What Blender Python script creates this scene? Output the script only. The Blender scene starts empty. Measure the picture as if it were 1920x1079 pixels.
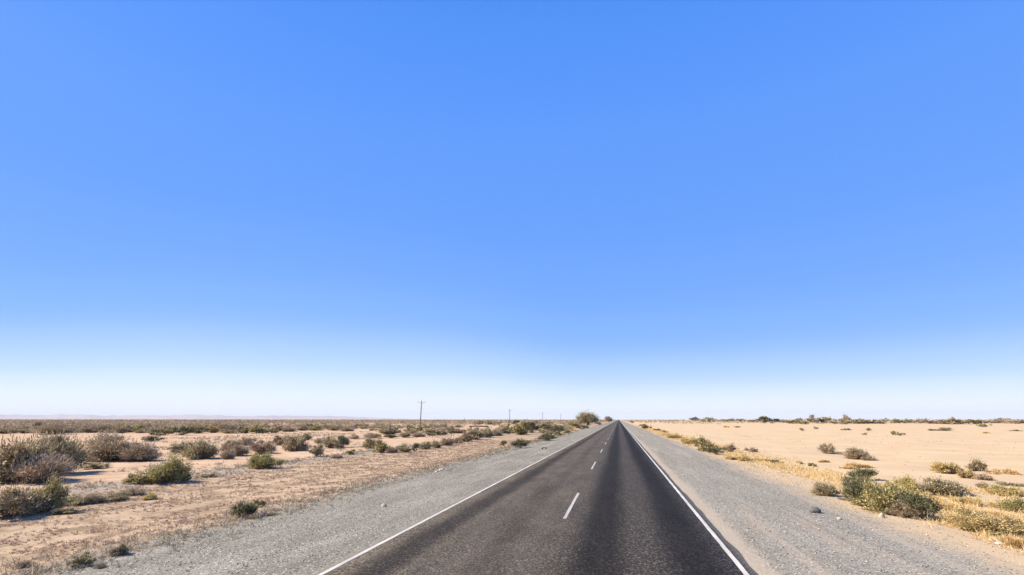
import bpy, math, random
import numpy as np
from mathutils import Vector, noise as mnoise

# ------------------------------------------------------------------ camera
scene = bpy.context.scene
COL = scene.collection
H = 2.5
CX = 1.48                       # camera stands in the right-hand lane (road centre is x = 0)
PITCH = math.radians(14.457)
YAW = math.radians(11.406)
cam_d = bpy.data.cameras.new("camera")
cam_d.sensor_width = 36.0
cam_d.lens = 18.0
cam_d.clip_start = 0.1
cam_d.clip_end = 90000.0
cam = bpy.data.objects.new("camera", cam_d)
cam.location = (CX, 0, H)
cam.rotation_euler = (math.pi / 2 + PITCH, 0, YAW)
COL.objects.link(cam)
scene.camera = cam

# ------------------------------------------------------------------ sky, sun, exposure
SUN_EL = math.radians(40)
SUN_AZ = math.radians(270 - 11.4 + 4)      # clockwise from the road direction (+Y)
world = bpy.data.worlds.new("World")
scene.world = world
world.use_nodes = True
wn, wl = world.node_tree.nodes, world.node_tree.links
wn.clear()
sky = wn.new("ShaderNodeTexSky")
sky.sky_type = 'NISHITA'
sky.sun_disc = False
sky.sun_elevation = SUN_EL
sky.sun_rotation = SUN_AZ
sky.altitude = 0
sky.air_density = 1.0
sky.dust_density = 0.6
sky.ozone_density = 2.0
# deep-blue desert sky paling to near white at the horizon: elevation gradient added to the physical sky
def lin(c):
    return tuple((v / 255 / 12.92) if v / 255 <= 0.04045 else ((v / 255 + 0.055) / 1.055) ** 2.4 for v in c) + (1.0,)
tc_w = wn.new("ShaderNodeTexCoord")
sx_w = wn.new("ShaderNodeSeparateXYZ")
wl.new(tc_w.outputs["Generated"], sx_w.inputs[0])
rp = wn.new("ShaderNodeValToRGB")
rp.color_ramp.interpolation = 'CARDINAL'
el = rp.color_ramp.elements
stops = [(0.0, (242, 248, 255)), (0.047, (230, 244, 255)), (0.086, (196, 224, 255)), (0.161, (147, 192, 255)), (0.24, (122, 176, 255)),
         (0.37, (105, 164, 255)), (0.53, (93, 156, 255)), (0.70, (72, 143, 244)), (1.0, (48, 112, 208))]
el[0].position, el[0].color = stops[0][0], lin(stops[0][1])
el[1].position, el[1].color = stops[-1][0], lin(stops[-1][1])
for p_, c_ in stops[1:-1]:
    q_ = el.new(p_); q_.color = lin(c_)
# the pale horizon glow reaches a little higher towards the left-front than towards the right
dt = wn.new("ShaderNodeVectorMath"); dt.operation = 'DOT_PRODUCT'
wl.new(tc_w.outputs["Generated"], dt.inputs[0])
dt.inputs[1].default_value = (-math.sin(YAW + 0.35), math.cos(YAW + 0.35), 0.0)
mr = wn.new("ShaderNodeMapRange"); mr.interpolation_type = 'SMOOTHSTEP'
wl.new(dt.outputs["Value"], mr.inputs[0])
mr.inputs[1].default_value = 0.87; mr.inputs[2].default_value = 0.99
mr.inputs[3].default_value = 1.34; mr.inputs[4].default_value = 0.98
mh = wn.new("ShaderNodeMapRange")            # the left-right difference dies out overhead
wl.new(sx_w.outputs[2], mh.inputs[0])
mh.inputs[1].default_value = 0.05; mh.inputs[2].default_value = 0.50
mh.inputs[3].default_value = 0.0; mh.inputs[4].default_value = 1.0
mm = wn.new("ShaderNodeMix")
wl.new(mh.outputs[0], mm.inputs[0]); wl.new(mr.outputs[0], mm.inputs[2]); mm.inputs[3].default_value = 0.99
ml = wn.new("ShaderNodeMath"); ml.operation = 'MULTIPLY'
wl.new(sx_w.outputs[2], ml.inputs[0]); wl.new(mm.outputs[0], ml.inputs[1])
wl.new(ml.outputs[0], rp.inputs[0])
bg = wn.new("ShaderNodeBackground")
bg.inputs[1].default_value = 0.006
bg2 = wn.new("ShaderNodeBackground")
bg2.inputs[1].default_value = 0.49
add = wn.new("ShaderNodeAddShader")
wo = wn.new("ShaderNodeOutputWorld")
wl.new(sky.outputs[0], bg.inputs[0])
wl.new(rp.outputs[0], bg2.inputs[0])
wl.new(bg.outputs[0], add.inputs[0])
wl.new(bg2.outputs[0], add.inputs[1])
wl.new(add.outputs[0], wo.inputs[0])

sun_d = bpy.data.lights.new("sun", 'SUN')
sun_d.energy = 5.0
sun_d.angle = math.radians(0.5)
sun_d.color = (1.0, 0.89, 0.74)
sun = bpy.data.objects.new("sun", sun_d)
sdir = Vector((math.sin(SUN_AZ) * math.cos(SUN_EL), math.cos(SUN_AZ) * math.cos(SUN_EL), math.sin(SUN_EL)))
sun.rotation_euler = sdir.to_track_quat('Z', 'Y').to_euler()
COL.objects.link(sun)

scene.view_settings.view_transform = 'Standard'
scene.view_settings.look = 'None'
scene.view_settings.exposure = 0.95
scene.view_settings.gamma = 1.0
scene.render.engine = 'CYCLES'
scene.cycles.max_bounces = 6
scene.cycles.volume_bounces = 0
scene.cycles.use_denoising = True

# ------------------------------------------------------------------ helpers
def smooth(a, b, x):
    t = min(1.0, max(0.0, (x - a) / (b - a)))
    return t * t * (3 - 2 * t)

def height(x, y):
    """terrain height: flat carriageway, shoulders falling to a slightly lower plain"""
    ax = abs(x)
    if ax < 3.8:
        return 0.0
    h = -0.14 * smooth(3.8, 8.5, ax) - 0.28 * smooth(8.0, 13.0, ax)
    if ax > 5:
        w = smooth(5, 16, ax)
        d = math.hypot(x, y)
        far = smooth(1500, 400, d) if d > 400 else 1.0
        n = mnoise.noise(Vector((x * 0.11, y * 0.11, 3.1))) * 0.07
        n += mnoise.noise(Vector((x * 0.45, y * 0.45, 7.7))) * 0.025
        n += mnoise.noise(Vector((x * 0.021, y * 0.021, 1.3))) * 0.12 * smooth(14, 40, ax)
        if x < 0:
            n *= 1.3
        h += n * w * far
    return h

def ray(px, py):
    a = (px - 960) / 960.0
    b = (539.5 - py) / 960.0
    f = math.cos(PITCH) - b * math.sin(PITCH)
    u = math.sin(PITCH) + b * math.cos(PITCH)
    return (a * math.cos(YAW) - f * math.sin(YAW), a * math.sin(YAW) + f * math.cos(YAW), u)

def ground_at(px, py):
    dx, dy, dz = ray(px, py)
    z = -0.3
    for _ in range(12):
        t = (H - z) / -dz
        z = 0.5 * z + 0.5 * height(CX + dx * t, dy * t)
    t = (H - z) / -dz
    x, y = CX + dx * t, dy * t
    return x, y, height(x, y)

def px_scale(x, y):
    """metres per photo pixel at a ground spot"""
    f = -(x - CX) * math.sin(YAW) + y * math.cos(YAW)
    return (f * math.cos(PITCH) - H * math.sin(PITCH)) / 960.0

def mesh_from(name, verts, faces4=None, faces3=None):
    """fast mesh from numpy arrays; faces4 (n,4), faces3 (m,3)"""
    me = bpy.data.meshes.new(name)
    verts = np.asarray(verts, dtype=np.float32)
    n4 = 0 if faces4 is None else len(faces4)
    n3 = 0 if faces3 is None else len(faces3)
    loops = []
    if n4: loops.append(np.asarray(faces4, dtype=np.int32).ravel())
    if n3: loops.append(np.asarray(faces3, dtype=np.int32).ravel())
    loops = np.concatenate(loops)
    me.vertices.add(len(verts))
    me.vertices.foreach_set("co", verts.ravel())
    me.loops.add(len(loops))
    me.loops.foreach_set("vertex_index", loops)
    me.polygons.add(n4 + n3)
    starts = np.concatenate([np.arange(n4) * 4, n4 * 4 + np.arange(n3) * 3]).astype(np.int32)
    me.polygons.foreach_set("loop_start", starts)
    me.update(calc_edges=True)
    me.validate()
    return me

def link(name, me, mat=None, parent=None):
    o = bpy.data.objects.new(name, me)
    if mat and me and not me.materials:
        me.materials.append(mat)
    COL.objects.link(o)
    if parent: o.parent = parent
    return o

def tag(o, label=None, cat=None, group=None, kind=None):
    if label: o["label"] = label
    if cat: o["category"] = cat
    if group: o["group"] = group
    if kind: o["kind"] = kind
    return o

def empty(name, loc, rz=0.0):
    o = bpy.data.objects.new(name, None)
    o.location = loc
    o.rotation_euler = (0, 0, rz)
    o.empty_display_size = 0.2
    COL.objects.link(o)
    return o

class NT:
    """tiny node-tree writer"""
    def __init__(self, name):
        self.m = bpy.data.materials.new(name)
        self.m.use_nodes = True
        self.t = self.m.node_tree
        self.t.nodes.clear()
        self.out = self.t.nodes.new("ShaderNodeOutputMaterial")
    def n(self, typ, **kw):
        nd = self.t.nodes.new(typ)
        for k, v in kw.items(): setattr(nd, k, v)
        return nd
    def put(self, sock, v):
        if v is None: return
        if hasattr(v, "is_output") or isinstance(v, bpy.types.NodeSocket): self.t.links.new(v, sock)
        elif isinstance(v, (tuple, list)) and len(v) == 3 and sock.type == 'RGBA': sock.default_value = (*v, 1)
        else: sock.default_value = v
    def math(self, op, a, b=None, c=None, clamp=False):
        nd = self.n("ShaderNodeMath", operation=op, use_clamp=clamp)
        self.put(nd.inputs[0], a); self.put(nd.inputs[1], b)
        if c is not None: self.put(nd.inputs[2], c)
        return nd.outputs[0]
    def mix(self, f, a, b, blend='MIX'):
        nd = self.n("ShaderNodeMix", data_type='RGBA', blend_type=blend)
        self.put(nd.inputs[0], f); self.put(nd.inputs[6], a); self.put(nd.inputs[7], b)
        return nd.outputs[2]
    def ramp(self, v, lo, hi):
        """smooth 0..1 between lo and hi"""
        nd = self.n("ShaderNodeMapRange", interpolation_type='SMOOTHSTEP')
        self.put(nd.inputs[0], v); self.put(nd.inputs[1], lo); self.put(nd.inputs[2], hi)
        return nd.outputs[0]
    def noise(self, vec, scale, detail=3, rough=0.55, dist=0.0):
        nd = self.n("ShaderNodeTexNoise")
        self.put(nd.inputs["Vector"], vec)
        nd.inputs["Scale"].default_value = scale
        nd.inputs["Detail"].default_value = detail
        nd.inputs["Roughness"].default_value = rough
        nd.inputs["Distortion"].default_value = dist
        return nd.outputs["Fac"]
    def voro(self, vec, scale, out="Distance", rnd=1.0):
        nd = self.n("ShaderNodeTexVoronoi")
        self.put(nd.inputs["Vector"], vec)
        nd.inputs["Scale"].default_value = scale
        nd.inputs["Randomness"].default_value = rnd
        return nd.outputs[out]
    def stretch(self, vec, s):
        nd = self.n("ShaderNodeMapping")
        self.put(nd.inputs["Vector"], vec)
        nd.inputs["Scale"].default_value = s
        return nd.outputs[0]
    def finish(self, col, rough=0.95, bump=None, bstr=0.5, bdist=0.02, spec=0.2, transl=None):
        p = self.n("ShaderNodeBsdfPrincipled")
        self.put(p.inputs["Base Color"], col)
        self.put(p.inputs["Roughness"], rough)
        p.inputs["Specular IOR Level"].default_value = spec
        if bump is not None:
            b = self.n("ShaderNodeBump")
            b.inputs["Strength"].default_value = bstr
            b.inputs["Distance"].default_value = bdist
            self.put(b.inputs["Height"], bump)
            self.t.links.new(b.outputs[0], p.inputs["Normal"])
        res = p.outputs[0]
        if transl:
            tr = self.n("ShaderNodeBsdfTranslucent")
            self.put(tr.inputs[0], col)
            mx = self.n("ShaderNodeMixShader")
            mx.inputs[0].default_value = transl
            self.t.links.new(res, mx.inputs[1]); self.t.links.new(tr.outputs[0], mx.inputs[2])
            res = mx.outputs[0]
        self.t.links.new(res, self.out.inputs[0])
        return self.m

# ------------------------------------------------------------------ materials
def ground_material():
    k = NT("desert_ground")
    geo = k.n("ShaderNodeNewGeometry")
    P = geo.outputs["Position"]
    sep = k.n("ShaderNodeSeparateXYZ"); k.put(sep.inputs[0], P)
    X, Y = sep.outputs[0], sep.outputs[1]
    w_big = k.noise(P, 0.09, 4, 0.6)
    w_mid = k.noise(P, 0.6, 4, 0.65)
    w_fine = k.noise(P, 3.5, 4, 0.7)
    wob = k.math('ADD', k.math('MULTIPLY', k.math('SUBTRACT', w_big, 0.5), 3.0),
                 k.math('ADD', k.math('MULTIPLY', k.math('SUBTRACT', w_mid, 0.5), 2.2),
                        k.math('MULTIPLY', k.math('SUBTRACT', w_fine, 0.5), 1.8)))
    speck = k.noise(P, 17, 4, 0.85)
    speck2 = k.noise(P, 110, 2, 0.8)
    pebc = k.voro(P, 26, "Color")
    pebd = k.voro(P, 26, "Distance")
    pc = k.n("ShaderNodeSeparateColor"); k.put(pc.inputs[0], pebc)
    # ---- sand
    sand_l = k.mix(k.ramp(w_mid, 0.35, 0.68), (0.40, 0.275, 0.175), (0.50, 0.36, 0.24))
    sand_l = k.mix(k.math('MULTIPLY', k.ramp(k.noise(P, 7, 5, 0.75), 0.52, 0.72), 0.55), sand_l, (0.27, 0.19, 0.13))
    sand_r = k.mix(k.ramp(k.noise(P, 0.22, 4, 0.6), 0.35, 0.7), (0.455, 0.336, 0.205), (0.51, 0.382, 0.238))
    sand_r = k.mix(k.math('MULTIPLY', k.ramp(k.noise(k.stretch(P, (1, 0.5, 1)), 2.4, 5, 0.8), 0.60, 0.75), 0.35), sand_r, (0.36, 0.24, 0.15))
    crust = k.noise(k.stretch(P, (0.5, 0.25, 1)), 0.35, 6, 0.7)
    sand_r = k.mix(k.math('MULTIPLY', k.ramp(crust, 0.50, 0.70), 0.30), sand_r, (0.36, 0.26, 0.17))
    # gentle wind ripples of grey silt close to the verge on the right
    silt = k.math('MULTIPLY', k.ramp(k.noise(k.stretch(P, (0.35, 0.05, 1)), 1.0, 4, 0.6), 0.55, 0.72), k.ramp(X, 34, 16))
    sand_r = k.mix(k.math('MULTIPLY', silt, 0.6), sand_r, (0.34, 0.28, 0.22))
    side = k.ramp(X, -4, 4)
    sand = k.mix(side, sand_l, sand_r)
    # ---- red-brown litter band left
    lit = k.mix(k.ramp(k.noise(P, 0.8, 6, 0.75), 0.38, 0.60), (0.235, 0.17, 0.108), (0.43, 0.318, 0.208))
    lit = k.mix(k.math('MULTIPLY', k.ramp(k.noise(P, 14, 4, 0.8), 0.5, 0.68), 0.6), lit, (0.16, 0.11, 0.075))
    lit = k.mix(k.math('MULTIPLY', k.ramp(speck, 0.6, 0.75), 0.5), lit, (0.60, 0.48, 0.36))
    # ---- grey weedy strip along the old track
    trk = k.mix(k.ramp(k.noise(P, 5, 5, 0.8), 0.38, 0.62), (0.15, 0.125, 0.095), (0.38, 0.32, 0.25))
    # ---- gravel
    gtone = k.noise(k.stretch(P, (1.0, 0.22, 1)), 0.9, 5, 0.65)
    grav = k.mix(k.ramp(gtone, 0.3, 0.7), (0.20, 0.185, 0.15), (0.335, 0.308, 0.25))
    grav = k.mix(k.math('MULTIPLY', k.ramp(X, -1, 1), 0.45), grav, (0.36, 0.33, 0.27))
    grav = k.mix(k.ramp(speck, 0.36, 0.64), k.mix(0.62, grav, (0.07, 0.062, 0.05)), grav)
    grav = k.mix(k.math('MULTIPLY', k.ramp(pc.outputs[0], 0.78, 0.88), k.ramp(pebd, 0.5, 0.25)), grav, (0.62, 0.57, 0.47))
    grav = k.mix(k.math('MULTIPLY', k.ramp(pc.outputs[1], 0.74, 0.84), k.ramp(pebd, 0.55, 0.3)), grav, (0.06, 0.058, 0.055))
    grav = k.mix(k.math('MULTIPLY', k.ramp(speck2, 0.58, 0.75), 0.5), grav, (0.48, 0.43, 0.345))
    # dusty wheel paths on the right shoulder
    strk = k.noise(k.stretch(P, (1.0, 0.05, 1)), 1.1, 5, 0.65)
    dust = k.math('MULTIPLY', k.ramp(strk, 0.50, 0.66), k.ramp(X, 3.0, 5.0))
    grav = k.mix(k.math('MULTIPLY', dust, 0.45), grav, (0.40, 0.325, 0.24))
    rut = k.noise(k.stretch(P, (2.2, 0.045, 1)), 0.9, 4, 0.6)
    grav = k.mix(k.math('MULTIPLY', k.ramp(rut, 0.56, 0.70), 0.45), grav, (0.17, 0.155, 0.125))
    edge = k.math('MULTIPLY', k.ramp(k.math('ADD', X, k.math('MULTIPLY', wob, 0.22)), 4.15, 3.85), k.ramp(X, 3.0, 3.6))
    grav = k.mix(k.math('MULTIPLY', edge, 0.55), grav, (0.40, 0.325, 0.24))
    # ---- weights
    XL = k.math('ADD', X, k.math('MULTIPLY', wob, 0.9))
    XR = k.math('ADD', X, k.math('MULTIPLY', wob, -0.6))
    g_l = k.ramp(XL, -10.0, -7.9)
    g_r = k.ramp(XR, 9.2, 7.4)
    lit_w = k.ramp(XL, -20.5, -18.8)
    trk_w = k.math('MULTIPLY', k.ramp(XL, -23.2, -21.8), k.ramp(X, 2, -2))
    nearness = k.ramp(Y, 260, 60)
    base = k.mix(k.math('MULTIPLY', k.math('MULTIPLY', trk_w, nearness), 0.85), sand, trk)
    base = k.mix(k.math('MULTIPLY', lit_w, k.ramp(X, 2, -2)), base, lit)
    col = k.mix(k.math('MULTIPLY', g_l, g_r), base, grav)
    gw = k.math('MULTIPLY', g_l, g_r)
    bump = k.math('ADD', k.math('MULTIPLY', k.math('MULTIPLY', speck, gw), 0.25), k.math('MULTIPLY', w_fine, k.math('ADD', 0.25, k.math('MULTIPLY', lit_w, k.math('MULTIPLY', k.ramp(X, 2, -2), 0.75)))))
    return k.finish(col, 0.97, bump, 0.5, 0.03, spec=0.0)

def asphalt_material():
    k = NT("worn_asphalt")
    geo = k.n("ShaderNodeNewGeometry")
    P = geo.outputs["Position"]
    sep = k.n("ShaderNodeSeparateXYZ"); k.put(sep.inputs[0], P)
    X = k.math('ADD', sep.outputs[0], k.math('MULTIPLY', k.math('SUBTRACT', k.noise(k.stretch(P, (0.5, 0.06, 1)), 1.0, 3), 0.5), 0.5))
    def band(c, w):
        d = k.math('ABSOLUTE', k.math('SUBTRACT', X, c))
        return k.ramp(d, w, w * 0.2)
    tr = k.math('MAXIMUM', k.math('MAXIMUM', band(1.0, 0.72), band(2.72, 0.68)),
                k.math('MAXIMUM', k.math('MULTIPLY', band(-2.65, 0.55), 0.85), k.math('MULTIPLY', band(-1.05, 0.35), 0.3)))
    patch = k.noise(k.stretch(P, (1.0, 0.3, 1)), 1.2, 5, 0.65)
    lanebias = k.ramp(X, -0.5, 0.9)
    light = k.mix(k.ramp(patch, 0.3, 0.7), (0.070, 0.058, 0.043), (0.130, 0.107, 0.080))
    light = k.mix(k.math('MULTIPLY', lanebias, 0.8), light, (0.035, 0.032, 0.029))
    dark = k.mix(k.ramp(patch, 0.3, 0.75), (0.010, 0.009, 0.008), (0.020, 0.017, 0.0145))
    col = k.mix(k.math('MULTIPLY', tr, 0.92), light, dark)
    s1 = k.noise(P, 24, 4, 0.85)
    s2 = k.voro(P, 38, "Color")
    sc = k.n("ShaderNodeSeparateColor"); k.put(sc.inputs[0], s2)
    amp = k.math('SUBTRACT', 1.0, k.math('MULTIPLY', tr, 0.72))
    col = k.mix(k.math('MULTIPLY', k.ramp(s1, 0.55, 0.40), 0.85), col, (0.008, 0.0075, 0.007))
    col = k.mix(k.math('MULTIPLY', k.math('MULTIPLY', k.ramp(sc.outputs[0], 0.80, 0.92), 0.65), amp), col, (0.22, 0.185, 0.145))
    col = k.mix(k.math('MULTIPLY', k.math('MULTIPLY', k.ramp(s1, 0.55, 0.66), 0.5), amp), col, (0.20, 0.17, 0.13))
    # bitumen bleeding in long dark smears
    smear = k.noise(k.stretch(P, (1.6, 0.09, 1)), 1.0, 5, 0.7)
    col = k.mix(k.math('MULTIPLY', k.ramp(smear, 0.55, 0.72), 0.55), col, (0.014, 0.012, 0.0105))
    # grit swept against the edge lines
    ax = k.math('ABSOLUTE', sep.outputs[0])
    col = k.mix(k.math('MULTIPLY', k.ramp(k.math('ADD', ax, k.math('MULTIPLY', s1, 0.15)), 3.45, 3.75), 0.6), col, (0.24, 0.22, 0.18))
    return k.finish(col, 0.9, k.math('ADD', s1, sc.outputs[0]), 0.35, 0.01, spec=0.08)

def paint_material(wear):
    k = NT("road_paint")
    P = k.n("ShaderNodeNewGeometry").outputs["Position"]
    w = k.noise(P, 22, 4, 0.8)
    w2 = k.noise(k.stretch(P, (1, 0.3, 1)), 2.0, 4, 0.7)
    col = k.mix(k.ramp(w2, 0.3, 0.75), (0.38, 0.355, 0.31), (0.58, 0.55, 0.49))
    col = k.mix(k.math('MULTIPLY', k.ramp(w, wear, wear + 0.14), 0.7), col, (0.25, 0.24, 0.22))
    return k.finish(col, 0.7, w, 0.2, 0.004)

def leaf_material(name, a, b, c, transl=0.25, scale=4.0):
    """three leaf tones: large soft clumps by object position, fine variation per leaf"""
    k = NT(name)
    tc = k.n("ShaderNodeTexCoord")
    oi = k.n("ShaderNodeObjectInfo")
    ri = k.n("ShaderNodeNewGeometry").outputs["Random Per Island"]
    nz = k.noise(tc.outputs["Object"], scale, 3, 0.6)
    col = k.mix(k.ramp(nz, 0.38, 0.62), a, b)
    col = k.mix(k.ramp(ri, 0.70, 0.98), col, c)
    col = k.mix(k.math('MULTIPLY', oi.outputs["Random"], 0.35), col, b)
    hs = k.n("ShaderNodeHueSaturation")
    k.put(hs.inputs["Color"], col)
    k.put(hs.inputs["Value"], k.math('ADD', 0.88, k.math('MULTIPLY', ri, 0.72)))
    k.put(hs.inputs["Hue"], k.math('ADD', 0.49, k.math('MULTIPLY', oi.outputs["Random"], 0.02)))
    return k.finish(hs.outputs[0], 0.8, spec=0.15, transl=transl)

def plain_material(name, col, col2=None, scale=8, rough=0.8, bstr=0.3):
    k = NT(name)
    tc = k.n("ShaderNodeTexCoord").outputs["Object"]
    n = k.noise(tc, scale, 4, 0.65)
    c = k.mix(k.ramp(n, 0.3, 0.7), col, col2 or tuple(v * 0.7 for v in col))
    return k.finish(c, rough, n, bstr, 0.02)

M_GROUND = ground_material()
M_ROAD = asphalt_material()
M_WORN = None
M_PAINT = paint_material(0.54)
M_WORN = paint_material(0.40)
M = {
    'g': leaf_material("olive_leaves", (0.175, 0.150, 0.058), (0.29, 0.24, 0.10), (0.48, 0.39, 0.18), 0.2),
    'd': leaf_material("deep_green_leaves", (0.085, 0.082, 0.042), (0.155, 0.142, 0.072), (0.30, 0.265, 0.14), 0.15),
    'm': leaf_material("grey_green_leaves", (0.19, 0.155, 0.085), (0.32, 0.26, 0.145), (0.50, 0.41, 0.25), 0.2),
    'b': leaf_material("dry_twigs", (0.24, 0.18, 0.115), (0.37, 0.285, 0.19), (0.50, 0.40, 0.28), 0.1),
    'y': leaf_material("yellow_green_leaves", (0.40, 0.31, 0.13), (0.54, 0.42, 0.19), (0.28, 0.24, 0.11), 0.3),
    's': leaf_material("straw_blades", (0.56, 0.40, 0.18), (0.62, 0.47, 0.235), (0.42, 0.33, 0.15), 0.3),
}
M_STEM = plain_material("bark_grey_brown", (0.16, 0.125, 0.09), (0.27, 0.22, 0.165))
M_PALE_STEM = plain_material("bark_bleached", (0.27, 0.235, 0.19), (0.17, 0.145, 0.115))

# ------------------------------------------------------------------ ground, shoulders, road
def axis_x():
    xs = [3.6, 3.8, 4.1, 4.6]
    v = 4.6; st = 0.5
    while v < 15500:
        v += st
        xs.append(v)
        if v > 30: st *= 1.13
    xs = sorted(xs)
    return xs
def axis_y():
    ys = []
    v = -40.0
    st = 4.0
    while v < 15500:
        ys.append(v)
        if v < 0: st = 4.0
        elif v < 60: st = 0.6
        else: st *= 1.06
        v += st
    return [-15500, -2000, -300, -90] + ys + [15600]

XS = axis_x(); YS = axis_y()
def sheet(name, xs, ys, dz=0.0, mat=None):
    xs = np.array(xs); ys = np.array(ys)
    nx, ny = len(xs), len(ys)
    v = np.zeros((ny, nx, 3), dtype=np.float32)
    for j, y in enumerate(ys):
        for i, x in enumerate(xs):
            v[j, i] = (x, y, height(float(x), float(y)) + dz)
    idx = np.arange(nx * ny).reshape(ny, nx)
    f = np.stack([idx[:-1, :-1], idx[:-1, 1:], idx[1:, 1:], idx[1:, :-1]], -1).reshape(-1, 4)
    me = mesh_from(name, v.reshape(-1, 3), f)
    me.polygons.foreach_set("use_smooth", [True] * len(me.polygons))
    return link(name, me, mat)

g = sheet("ground", [-x for x in reversed(XS)] + XS, YS, 0.0, M_GROUND)
tag(g, "wide flat desert plain of pale orange sand reaching the horizon", kind='structure')
XSH = [x for x in XS if 3.6 <= x <= 8.7]
YSH = [y for y in YS if -95 < y < 6000]
for s in (-1, 1):
    o = sheet("gravel_shoulder", [s * x for x in (XSH if s > 0 else list(reversed(XSH)))], YSH, 0.004, M_GROUND)
    tag(o, "grey gravel shoulder on the %s side of the asphalt road" % ("left" if s < 0 else "right"), kind='structure')

def road_mesh():
    rng = random.Random(4)
    ys = [y for y in np.arange(-30, 60, 0.35)] + [60 * 1.05 ** i for i in range(95)]
    ys = [y for y in ys if y < 6000]
    prof = [(-3.62, -0.02), (-3.58, 0.022), (-1.8, 0.036), (0, 0.05), (1.8, 0.036), (3.60, 0.022), (3.66, -0.02)]
    V = []
    for y in ys:
        eL = 0.045 * mnoise.noise(Vector((y * 0.9, 0, 0))) + 0.05 * mnoise.noise(Vector((y * 0.15, 5, 0)))
        eR = 0.045 * mnoise.noise(Vector((y * 0.9, 9, 0))) + 0.06 * mnoise.noise(Vector((y * 0.15, 15, 0)))
        for i, (x, z) in enumerate(prof):
            if i < 2: x += eL
            if i > 4: x += eR
            V.append((x, y, z))
    n = len(prof); ny = len(ys)
    idx = np.arange(n * ny).reshape(ny, n)
    f = np.stack([idx[:-1, :-1], idx[:-1, 1:], idx[1:, 1:], idx[1:, :-1]], -1).reshape(-1, 4)
    return mesh_from("road", V, f), ys
rm, RY = road_mesh()
road = link("road", rm, M_ROAD)
tag(road, "straight two lane asphalt road with dark worn wheel tracks", kind='structure')

def crown(x):
    ax = abs(x)
    return 0.05 - 0.014 * ax / 1.8 if ax < 1.8 else 0.036 - 0.014 * (ax - 1.8) / 1.82

def strip(name, x0, x1, ys, seed, jit=0.012, mat=None):
    V = []
    for y in ys:
        a = jit * mnoise.noise(Vector((y * 2.1, seed, 0)))
        b = jit * mnoise.noise(Vector((y * 2.3, seed + 5, 0)))
        V.append((x0 + a, y, crown(x0) + 0.004)); V.append((x1 + b, y, crown(x1) + 0.004))
    n = len(ys)
    idx = np.arange(2 * n).reshape(n, 2)
    f = np.stack([idx[:-1, 0], idx[:-1, 1], idx[1:, 1], idx[1:, 0]], -1)
    return link(name, mesh_from(name, V, f), mat or M_PAINT, road)
LY = [y for y in np.arange(-20, 60, 0.35)] + [60 * 1.05 ** i for i in range(95) if 60 * 1.05 ** i < 5900]
strip("edge_line", -3.505, -3.415, LY, 1)
strip("edge_line", 3.375, 3.465, LY, 2)
y0 = 14.1 - 13.7
k_ = 0
while y0 < 760:
    strip("centre_dash", -0.04, 0.04, list(np.linspace(y0, y0 + 4.8, 8)), 11 + k_, 0.01, M_WORN)
    y0 += 13.7; k_ += 1

# crack in the asphalt near the right edge line
cp = [ground_at(*p)[:2] for p in [(1314, 1024), (1324, 1030), (1334, 1033), (1347, 1037), (1357, 1038), (1368, 1041)]]
V = []
for i, (x, y) in enumerate(cp):
    w = 0.003 + 0.013 * math.sin(math.pi * (i + 0.5) / len(cp))
    V += [(x, y - w, crown(x) + 0.003), (x, y + w, crown(x) + 0.003)]
idx = np.arange(2 * len(cp)).reshape(-1, 2)
f = np.stack([idx[:-1, 0], idx[1:, 0], idx[1:, 1], idx[:-1, 1]], -1)
link("crack", mesh_from("crack", V, f), plain_material("crack_shadow_gap", (0.02, 0.018, 0.015), (0.035, 0.03, 0.022)), road)

# ------------------------------------------------------------------ hills on the left horizon
def hills():
    rng = random.Random(3)
    n = 150
    rows = [(-1300, 0.0), (-700, 0.45), (-250, 0.85), (0, 1.0), (350, 0.8), (900, 0.4), (1500, 0.0)]
    V = []
    for j, (off, k) in enumerate(rows):
        for i in range(n):
            px = -260 + i * 1060 / (n - 1)
            dx, dy, _ = ray(px, 780)
            L = math.hypot(dx, dy)
            D = 12500 + off + 500 * mnoise.noise(Vector((i * 0.05, j * 0.3, 0)))
            fade = smooth(800, 560, px)
            hh = (85 + 26 * mnoise.noise(Vector((px * 0.012, 2, 0))) + 16 * mnoise.noise(Vector((px * 0.05, 8, j * 0.7)))
                  + 9 * mnoise.noise(Vector((px * 0.16, 4, j * 1.3)))) * (0.35 + 0.65 * fade) * min(1, smooth(840, 700, px) + 0.02)
            V.append((CX + dx / L * D, dy / L * D, hh * k - 1.0))
    idx = np.arange(n * len(rows)).reshape(len(rows), n)
    f = np.stack([idx[:-1, :-1], idx[:-1, 1:], idx[1:, 1:], idx[1:, :-1]], -1).reshape(-1, 4)
    me = mesh_from("hills", V, f)
    o = link("hills", me, plain_material("hill_rock", (0.30, 0.24, 0.20), (0.40, 0.33, 0.28), 0.004))
    tag(o, "low distant pale lilac hills along the left horizon", kind='structure')
hills()

# ------------------------------------------------------------------ plant meshes
def quads_from(centres, dirs, length, width, rng):
    """one quad per centre, long axis along dirs"""
    n = len(centres)
    d = dirs / (np.linalg.norm(dirs, axis=1, keepdims=True) + 1e-9)
    r = rng.normal(size=(n, 3))
    s = np.cross(d, r); s /= (np.linalg.norm(s, axis=1, keepdims=True) + 1e-9)
    L = (length * rng.uniform(0.6, 1.3, n))[:, None] * 0.5
    W = (width * rng.uniform(0.6, 1.3, n))[:, None] * 0.5
    c = centres
    v = np.stack([c - d * L - s * W * 0.5, c - d * L * 0.2 + s * W, c + d * L, c - d * L * 0.1 - s * W], 1)
    return v.reshape(-1, 3)

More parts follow.
